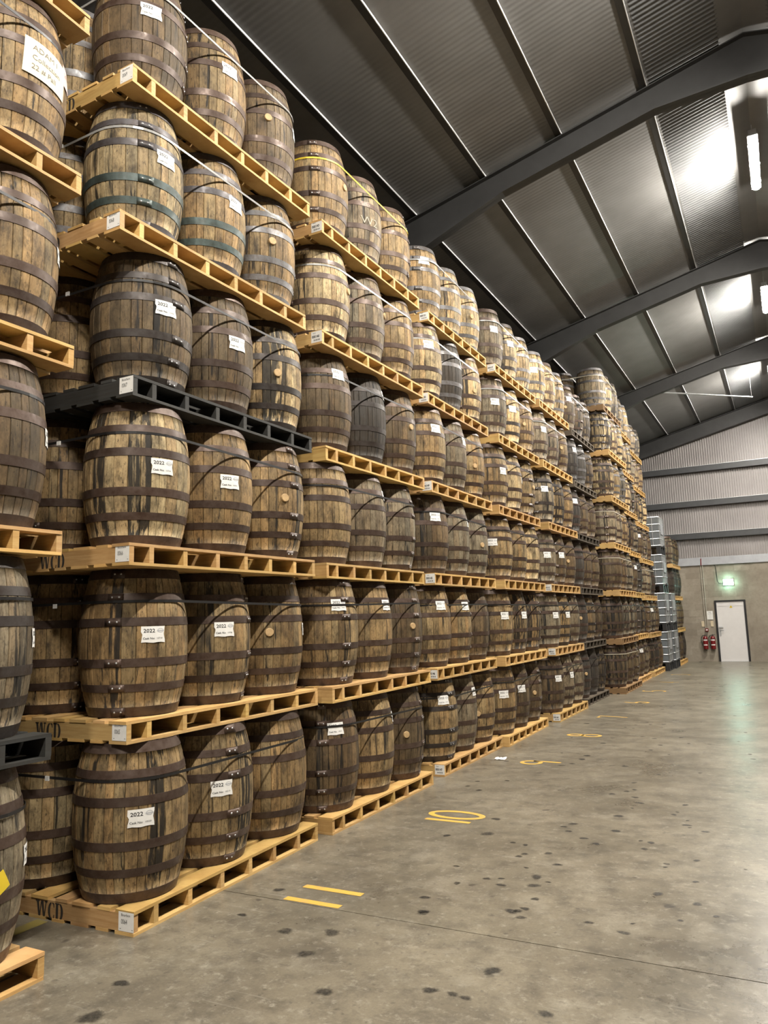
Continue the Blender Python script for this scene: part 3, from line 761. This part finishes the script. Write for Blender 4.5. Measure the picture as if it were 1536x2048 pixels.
for sid, q in ST.items():
    n = q['n']; hp = q.get('hp', HP); near = q.get('near', False)
    tg = {(e[0], e[1]): e for e in TAGS.get(sid, [])}; bg = {(e[0], e[1]): e for e in BUNGS.get(sid, [])}
    for l in range(n):
        x0 = q.get('x', [0]*n)[l]; y0 = q['y'][l]; a = q.get('a', [0]*n)[l]; ln_ = q.get('L', [2.06]*n)[l]; z = l*hp
        tier = 'top' if l == n-1 else TIER[l]
        dark = 1 if l in q.get('dark', ()) else (3 if l in q.get('brown', ()) else 0)
        if sid == 'F': dark = 2
        pal = pallet((x0, y0, z), a, ln_, near, dark, '%s slatted pallet under %s tier casks, %s' % (('raw pine', 'black painted', 'dark weathered', 'brown weathered')[dark], tier, q['where']),
                     TK.get((sid, l)), sid == 'A' and dark != 1, seed=hash((ord(sid), l)))
        rotm = Matrix.Rotation(a, 4, 'Z')
        gr = q.get('gr', [1.025]*n)[l]; dy = q.get('dy', [0]*n)[l]; pt = .672*gr+.004
        cyy = [ln_/2-pt+dy, ln_/2+dy, ln_/2+pt+dy]
        zc = z+T; zs = min(1.0, (hp-T)/BH)
        for i in range(3):
            if q.get('last') and (i == 0 or l == n-1): continue
            if (sid, l, i) in LOOK: tone, hc, stn = LOOK[(sid, l, i)]
            else:
                tone = cyr.choice(('mid', 'mid', 'grey', 'pale', 'dark') if sid != 'F' else ('dark', 'dark', 'black'))
                if l < 4 and sid in 'GHIJ': tone = cyr.choice(('dark', 'dark', 'grey', 'black') if l < 3 else ('dark', 'grey', 'mid'))  # far stacks: lower tiers are drawn from darker tones
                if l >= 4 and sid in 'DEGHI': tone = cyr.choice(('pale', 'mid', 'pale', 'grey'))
                hc = cyr.choice(('rust', 'rust', 'dark', 'steel' if l > 3 else 'rust')); stn = cyr.choice((None, None, None, [(-40, 12, .6)]))
            ex = []; feat = ''
            if (l, i) in tg:
                e = tg[(l, i)]; ex.append(('tag', e[4] if len(e) > 4 else '10800', e[2], e[3])); feat = ' with white tag'
            if (l, i) in bg:
                e = bg[(l, i)]; ex.append(('bung', e[2], e[3])); feat = feat or ' showing its bung'
            if (sid, l, i) == ('Z', 4, 2):
                ex.append(('mesh', 'paper_tag', sheet_tag([('ADAM I', .05, -.10, .045), ('Collection', .046, -.10, -.015), ('22 # Pall', .046, -.10, -.075)], .29, .23, .55, CREAM, -.06), 5, 'large cream paper notice'))
                ex.append(('mesh', 'paper_tag', sheet_tag([('2022', .04, -.06, .0)], .15, .14, .62, PINK), 43, 'pink paper tag')); feat = ' with large cream notice'
            if (sid, l, i) == ('Z', 0, 2):
                ex.append(('mesh', 'sticker', sheet_tag([], .09, .10, .44, YSTICK, .5), 4, 'yellow paper sticker'))
            if (sid, l, i) == ('B', 5, 1):
                V = []; F = []
                for s, size, x, zz in (('W2', .12, -.06, .40), ('UG', .07, -.06, .62)):
                    tv, tf = text2d(s, size, 1.2, bold=-.0012); o = len(V)
                    V += wrap([(p+x, r_) for p, r_ in tv], prof(.5), zz*BH, .004); F += [tuple(k+o for k in f) for f in tf]
                ex.append(('mesh', 'chalk_mark', me('chalk_mark', V, F, CHALK), -30, 'chalked writing')); feat = ' with chalk writing'
            p = rotm @ Vector((-.325+cyr.uniform(-.010, .008), cyy[i], 0)) + Vector((x0, y0, zc))
            lab = '%s oak cask%s, %s on %s tier, %s' % (TWORD[tone], feat, POSW[i], tier, q['where'])
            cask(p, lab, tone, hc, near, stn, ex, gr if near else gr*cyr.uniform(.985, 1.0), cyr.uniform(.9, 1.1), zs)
        back = []
        if sid == 'A': back = [0]
        if (sid, l) in (('F', 5), ('G', 6), ('G', 5)): back = [0]
        for i in back:
            p = rotm @ Vector((-.352-.674*gr, cyy[i], 0)) + Vector((x0, y0, zc))
            cask(p, 'oak cask half hidden behind first cask, %s tier, %s' % (tier, q['where']), cyr.choice(('mid', 'pale', 'mid')) if sid == 'A' else 'dark', 'rust' if l < 4 else 'steel', near, scale=gr, zs=zs)
        if sid != 'J':
            strap((x0, y0, zc), a, cyy, SCOL.get((sid, l), 'black'), '%s strap round %s tier casks, %s' % (SCOL.get((sid, l), 'black').replace('white', 'pale grey'), tier, q['where']), seed=ord(sid)*10+l, grow=gr)

# ------------------------------------------------------------------ caged plastic totes near the far end
def tote(loc, label):
    o = tag(ob('caged_tote', None, loc=loc), label, 'tote', 'caged plastic totes near the gable')
    b = MB(); b.box(-.98, -.02, .02, .98, .27, 1.12); b.lathe([(.0, 1.15), (.09, 1.15), (.09, 1.11)], 14, (-.5, .5, 0))
    ob('bottle', b.mesh('bottle', PLAST), o)
    b = MB()
    for z in (.27, .48, .70, .92, 1.14): b.tube([(0, 0, z), (0, 1, z), (-1, 1, z), (-1, 0, z)], .014, 6, True)
    for k in range(6):
        s = k/5
        for p in ((0, s), (-1, s), (-s, 0), (-s, 1)): b.tube([(p[0], p[1], .25), (p[0], p[1], 1.14)], .011, 6)
    ob('cage', b.mesh('cage', GALV), o)
    b = MB()
    for x in (-1., -.56, -.12):
        b.box(x, x+.12, 0, 1., 0, .02)
        for y in (0, .44, .88): b.box(x, x+.12, y, y+.12, .02, .22)
    b.box(-1., 0, 0, 1., .22, .25)
    ob('pallet_base', b.mesh('pallet_base', DPLAST), o)
    b = MB(); b.box(.012, .02, .25, .75, .62, .92); ob('data_plate', b.mesh('data_plate', FLASH), o)
    b = MB(); b.tube([(-.02, .5, .24), (.06, .5, .24)], .035, 10); b.box(.03, .05, .47, .60, .26, .29); ob('outlet_valve', b.mesh('outlet_valve', DPLAST), o)
for k in range(4): tote((.27, 24.22, k*1.152), 'caged plastic tote, %s of the four-high pile near the gable' % ('lowest', 'second up', 'third up', 'topmost')[k])
for k in range(2): tote((.32, 25.26, k*1.152), 'caged plastic tote, %s of the two-high pile near the gable' % ('lower', 'upper')[k])

# ------------------------------------------------------------------ things on the gable wall
def on_wall(x, z, name, label, cat, group=None): return tag(ob(name, None, loc=(x, YB-.004, z)), label, cat, group)
def extinguisher(x, label):
    o = on_wall(x, .42, 'fire_extinguisher', label, 'extinguisher', 'fire extinguishers beside the door')
    b = MB(); b.lathe([(0, 0), (.075, 0), (.08, .02), (.08, .36), (.065, .41), (.03, .435), (.028, .45)], 18, (0, -.10, 0)); ob('body', b.mesh('body', RED), o)
    b = MB(); b.lathe([(.03, .45), (.03, .48), (.0, .485)], 10, (0, -.10, 0)); b.box(-.02, .09, -.112, -.088, .49, .502); b.box(-.02, .085, -.112, -.088, .462, .472); ob('valve', b.mesh('valve', BLACKP), o)
    b = MB(); b.tube([(-.02, -.10, .47), (-.08, -.10, .46), (-.125, -.10, .39), (-.13, -.10, .28), (-.11, -.10, .18), (-.09, -.11, .10)], .011, 8); ob('hose', b.mesh('hose', RUBBER), o)
    n = 8; V = [(.081*math.cos(rad(-140+100*k/n)), -.10+.081*math.sin(rad(-140+100*k/n)), z) for z in (.29, .345, .13, .165) for k in range(n+1)]
    F = [(r*(n+1)+k, r*(n+1)+k+1, (r+1)*(n+1)+k+1, (r+1)*(n+1)+k) for r in (0, 2) for k in range(n)]
    ob('instruction_label', me('instruction_label', V, F, PAPER), o)['label'] = 'white printed label'
    b = MB(); b.box(-.03, .03, -.02, .0, .34, .40); b.lathe([(.083, .33), (.083, .35)], 18, (0, -.10, 0)); ob('bracket', b.mesh('bracket', BLACKP), o)
extinguisher(.90, 'red fire extinguisher under the call point, farther from the door')
extinguisher(1.14, 'red fire extinguisher right beside the door frame')
o = on_wall(.97, 1.02, 'fire_call_point', 'small red fire alarm call point below the conduits', 'call point')
b = MB(); b.box(-.05, .05, -.05, 0, 0, .10); ob('box', b.mesh('box', RED), o)
b = MB(); b.box(-.03, .03, -.053, -.05, .03, .07); ob('glass_plate', b.mesh('glass_plate', PAPER), o)['label'] = 'white push plate'
for dx, l in ((-.035, 'left of two thin grey conduits running down to call point'), (.03, 'right of two thin grey conduits running down to call point')):
    o = on_wall(.97+dx, 1.12, 'conduit', l, 'conduit', 'conduits on the gable wall')
    b = MB(); b.tube([(0, -.016, 0), (0, -.016, 2.16)], .013, 8); ob('pipe', b.mesh('pipe', plain('conduit_pvc', (.40, .36, .30), .5)), o)
    b = MB()
    for z in (.3, 1.0, 1.7): b.box(-.02, .02, -.012, 0, z, z+.02)
    ob('saddle', b.mesh('saddle', GALV), o)
tag(ob('red_cable', None), 'short red cable hanging from the flashing to conduit', 'cable')
b = MB(); b.tube([(.975, YB-.06, 3.52), (.97, YB-.066, 3.40), (.965, YB-.06, 3.28)], .016, 8); ob('sheath', b.mesh('sheath', RED), bpy.data.objects['red_cable'])
def sheet(x, z, wv, hv, m, lines, name, label):
    o = on_wall(x, z, name, label, 'sign'); V = []; F = []; mi = []
    b = MB(); b.box(-wv/2, wv/2, -.006, 0, 0, hv); V, F, mi = list(b.v), list(b.f), [0]*6
    for s, size, tx, tz in lines: flat_print(text2d(s, size, 1, 'CENTER'), tx, tz, -.0072, 1, V, F, mi)
    ob('panel', me('panel', V, F, mats=[m, INK], mi=mi), o)
sheet(1.10, 1.42, .20, .29, PAPER, [('FIRE', .05, 0, .225), ('ACTION', .032, 0, .18)] + [('--------', .03, 0, .03+.03*k) for k in range(5)], 'fire_notice', 'white printed fire notice between conduits and door')
sheet(.86, 1.18, .09, .19, BUFF, [('i', .06, 0, .11)], 'extinguisher_sign', 'small buff sign left of the conduits')
sheet(1.15, 1.18, .09, .19, BUFF, [('i', .06, 0, .11)], 'extinguisher_sign', 'small buff sign below the white fire notice')
o = on_wall(1.78, 2.57, 'exit_sign', 'glowing white green emergency exit sign above the door', 'sign')
b = MB(); b.box(-.16, .16, -.045, 0, -.01, .20); ob('housing', b.mesh('housing', PAPER), o)
b = MB(); b.box(-.145, .145, -.105, -.045, .0, .19); ob('lit_face', b.mesh('lit_face', EXITM), o)
tag(ob('sign_cable', None), 'thin dark cable looping down to the exit sign', 'cable')
b = MB(); b.tube([(1.37, YB-.035, 3.28), (1.42, YB-.035, 3.22), (1.43, YB-.033, 3.0), (1.44, YB-.033, 2.72), (1.48, YB-.033, 2.64), (1.62, YB-.035, 2.63)], .010, 8); ob('sheath', b.mesh('sheath', RUBBER), bpy.data.objects['sign_cable'])

# ------------------------------------------------------------------ floor: painted bay numbers, stains, litter
def ribbon(pts, wv, closed=False):
    V = []; F = []; n = len(pts)
    for i, (x, y) in enumerate(pts):
        a = pts[i-1] if i or closed else pts[0]; c = pts[(i+1) % n] if i < n-1 or closed else pts[-1]
        d = Vector((c[0]-a[0], c[1]-a[1])).normalized(); q = Vector((-d.y, d.x))*wv/2
        V += [(x+q.x, y+q.y, .0022), (x-q.x, y-q.y, .0022)]
    for i in range(n if closed else n-1):
        j = (i+1) % n; F.append((2*i, 2*i+1, 2*j+1, 2*j))
    return V, F
def ell(cx, cy, rx, ry, a0=0, a1=360, n=24): return [(cx+rx*math.cos(rad(a0+(a1-a0)*k/n)), cy+ry*math.sin(rad(a0+(a1-a0)*k/n))) for k in range(n+1)]
def number(digits, name_word, yc, strokes, wv=.05):
    b = MB()
    for pts, cl in strokes:                       # stroke units: u along the row (+y), v from foot (x=.95) to head (x=.48)
        P = [(.95-.47*v, yc+.24*u) for u, v in pts]
        b.add(*ribbon(P[:-1] if cl else P, wv, cl))
    V = b.v + [(x, y, .0002) for x, y, z in b.v]
    tag(ob('painted_number', b.mesh('painted_number', YEL)), 'yellow painted %s on the floor' % name_word, 'floor number', 'yellow bay numbers on the floor')
number('11', 'eleven', 4.45, [([(-.52, 1), (-.52, .12)], 0), ([(.47, 1.02), (.47, .07)], 0)], .058)
number('10', 'ten', 6.62, [([(-.72, .95), (-.72, .05)], 0), (ell(.15, .5, .48, .52), 1)], .055)
number('9', 'nine', 9.27, [(ell(0, .72, .42, .24), 1), ([(.42, .72), (.42, .4), (.36, .0)], 0)])
number('8', 'eight', 11.52, [(ell(0, .76, .36, .22), 1), (ell(0, .26, .42, .26), 1)])
number('7', 'seven', 13.63, [([(-.42, .88), (-.42, 1), (.42, 1), (.0, .0)], 0)])
number('6', 'six', 15.9, [(ell(0, .27, .42, .25), 1), ([(-.42, .27), (-.38, .6), (.1, 1)], 0)])
number('5', 'five', 18.2, [([(.4, 1), (-.36, 1), (-.4, .56)] + [(-.05+.45*math.cos(rad(100-200*k/10)), .3+.28*math.sin(rad(100-200*k/10))) for k in range(11)] + [(-.42, .05)], 0)])
number('4', 'four', 20.45, [([(.2, 0), (.2, 1), (-.45, .3), (.45, .3)], 0)])
number('3', 'three', 22.9, [([(-.4, .95), (.05, 1), (.36, .78), (.0, .54), (.42, .28), (.05, 0), (-.42, .06)], 0)])
V, F = ribbon([(-.70, 3.02), (-.69, 3.42)], .10); tag(ob('bay_line', me('bay_line', V, F, YELF)), 'faded yellow floor line between the two nearest stacks', 'floor line')
SPOTS = [(1.41,4.44,.031),(2.05,3.88,.039),(1.96,3.58,.024),(2.03,3.57,.024),(2.41,3.58,.03),(2.35,4.68,.023),(2.56,4.61,.028),(2.82,4.91,.017),(3.0,5.05,.019),(2.88,5.21,.027),(2.64,5.3,.031),(2.83,5.62,.02),(3.11,6.0,.012),(2.79,6.08,.022),(2.61,5.85,.016),(2.61,5.93,.019),(1.85,5.32,.037),(1.88,5.15,.039),(1.95,5.25,.018),(1.68,5.08,.027),(1.4,5.0,.025),(1.26,5.33,.02),(1.73,5.48,.018),(1.6,5.71,.027),(1.62,5.78,.027),(1.78,5.86,.029),(1.91,5.63,.027),(1.18,6.19,.05),(.89,6.02,.03),(1.75,6.73,.034),(1.93,6.34,.029),(2.12,6.64,.035),(2.05,7.12,.039),(2.62,7.02,.029),(2.78,6.87,.028),(2.65,6.95,.016),(2.48,7.33,.027),(2.53,7.72,.028),(2.14,7.66,.033),(1.83,7.94,.031),(1.94,8.1,.027),(2.06,7.87,.03),(2.0,8.2,.027),(1.94,8.52,.028),(2.11,9.03,.024),(2.51,9.25,.024),(.37,7.8,.029),(.55,7.66,.033),(.38,8.06,.025),(.67,8.19,.025),(.3,9.26,.028),(1.13,9.92,.045),(1.13,9.66,.044),(1.09,6.65,.036),(1.96,4.92,.026),(1.95,4.74,.025),(1.89,4.67,.036),(1.97,4.6,.027),(1.92,4.69,.027),(1.7,6.62,.023),(1.77,6.5,.026),(1.56,6.0,.021),(1.45,6.03,.021),(2.41,6.23,.027),(2.35,6.43,.017),(2.43,6.41,.027),(1.12,10.91,.036),(.47,12.76,.043),(1.52,11.64,.031),(2.11,7.44,.016),(2.58,4.76,.013),(2.05,6.23,.028),(1.31,4.68,.029),(1.55,5.16,.025),(1.64,5.2,.019),(1.85,3.57,.033),(2.5,7.43,.016),(2.61,7.17,.015),(.79,3.88,.041),(1.05,3.97,.046),(.4,3.98,.025),(.4,3.01,.036),(1.07,3.67,.043),(1.39,3.35,.039),(.53,2.71,.055),(.35,4.43,.034),(1.4,4.46,.03)]
for k in range(70): SPOTS.append((R.uniform(.6, 3.6), R.uniform(9, 24), R.uniform(.015, .035)))
V = []; F = []; fade = []
for x, y, r in SPOTS:
    o = len(V); n = 12; k1, k2 = R.uniform(.85, 1.25), R.uniform(0, PI); op = R.uniform(.7, 1.)
    V.append((x, y, .0015)); fade.append(op*1.1)
    for ring, f_ in ((.75, .95), (1.45, 0.)):
        for k in range(n):
            a = 2*PI*k/n; rr = .85*r*ring*(1+.16*math.sin(2*a+k2)+.09*math.sin(3*a+2*k2))
            V.append((x+rr*math.cos(a)*k1, y+rr*math.sin(a)*1.15/k1, .0015)); fade.append(f_*op)
    F += [(o, o+1+k, o+1+(k+1) % n) for k in range(n)] + [(o+1+k, o+1+n+k, o+1+n+(k+1) % n, o+1+(k+1) % n) for k in range(n)]
tag(ob('oil_spots', me('oil_spots', V, F, STAIN, attr={'fade': fade})), 'dark round oil spots scattered over the concrete floor', 'stain', kind='stuff')
def scrap(x, y, label, seed, s):
    rng = random.Random(seed); V = []; F = []; n = 7
    for j in range(4):
        for i in range(n): V.append((x+(i/(n-1)-.5)*s+rng.uniform(-.1, .1)*s*.4, y+(j/3-.5)*s*.7+rng.uniform(-.1, .1)*s*.4, .004+abs(rng.gauss(0, 1))*s*.08))
    for j in range(3):
        for i in range(n-1): F.append((j*n+i, j*n+i+1, (j+1)*n+i+1, (j+1)*n+i))
    V = [(a, b_, c if k else .002) for k, (a, b_, c) in enumerate(V)]
    tag(ob('paper_scrap', me('paper_scrap', V, F, PAPER)), label, 'litter')
scrap(.19, 9.35, 'crumpled white paper scrap lying beside the pallets near painted nine', 3, .14)
scrap(.72, 28.3, 'small dark scrap lying at the foot of the gable wall', 5, .10)
bpy.data.objects['paper_scrap.001'].data.materials[0] = DPLAST
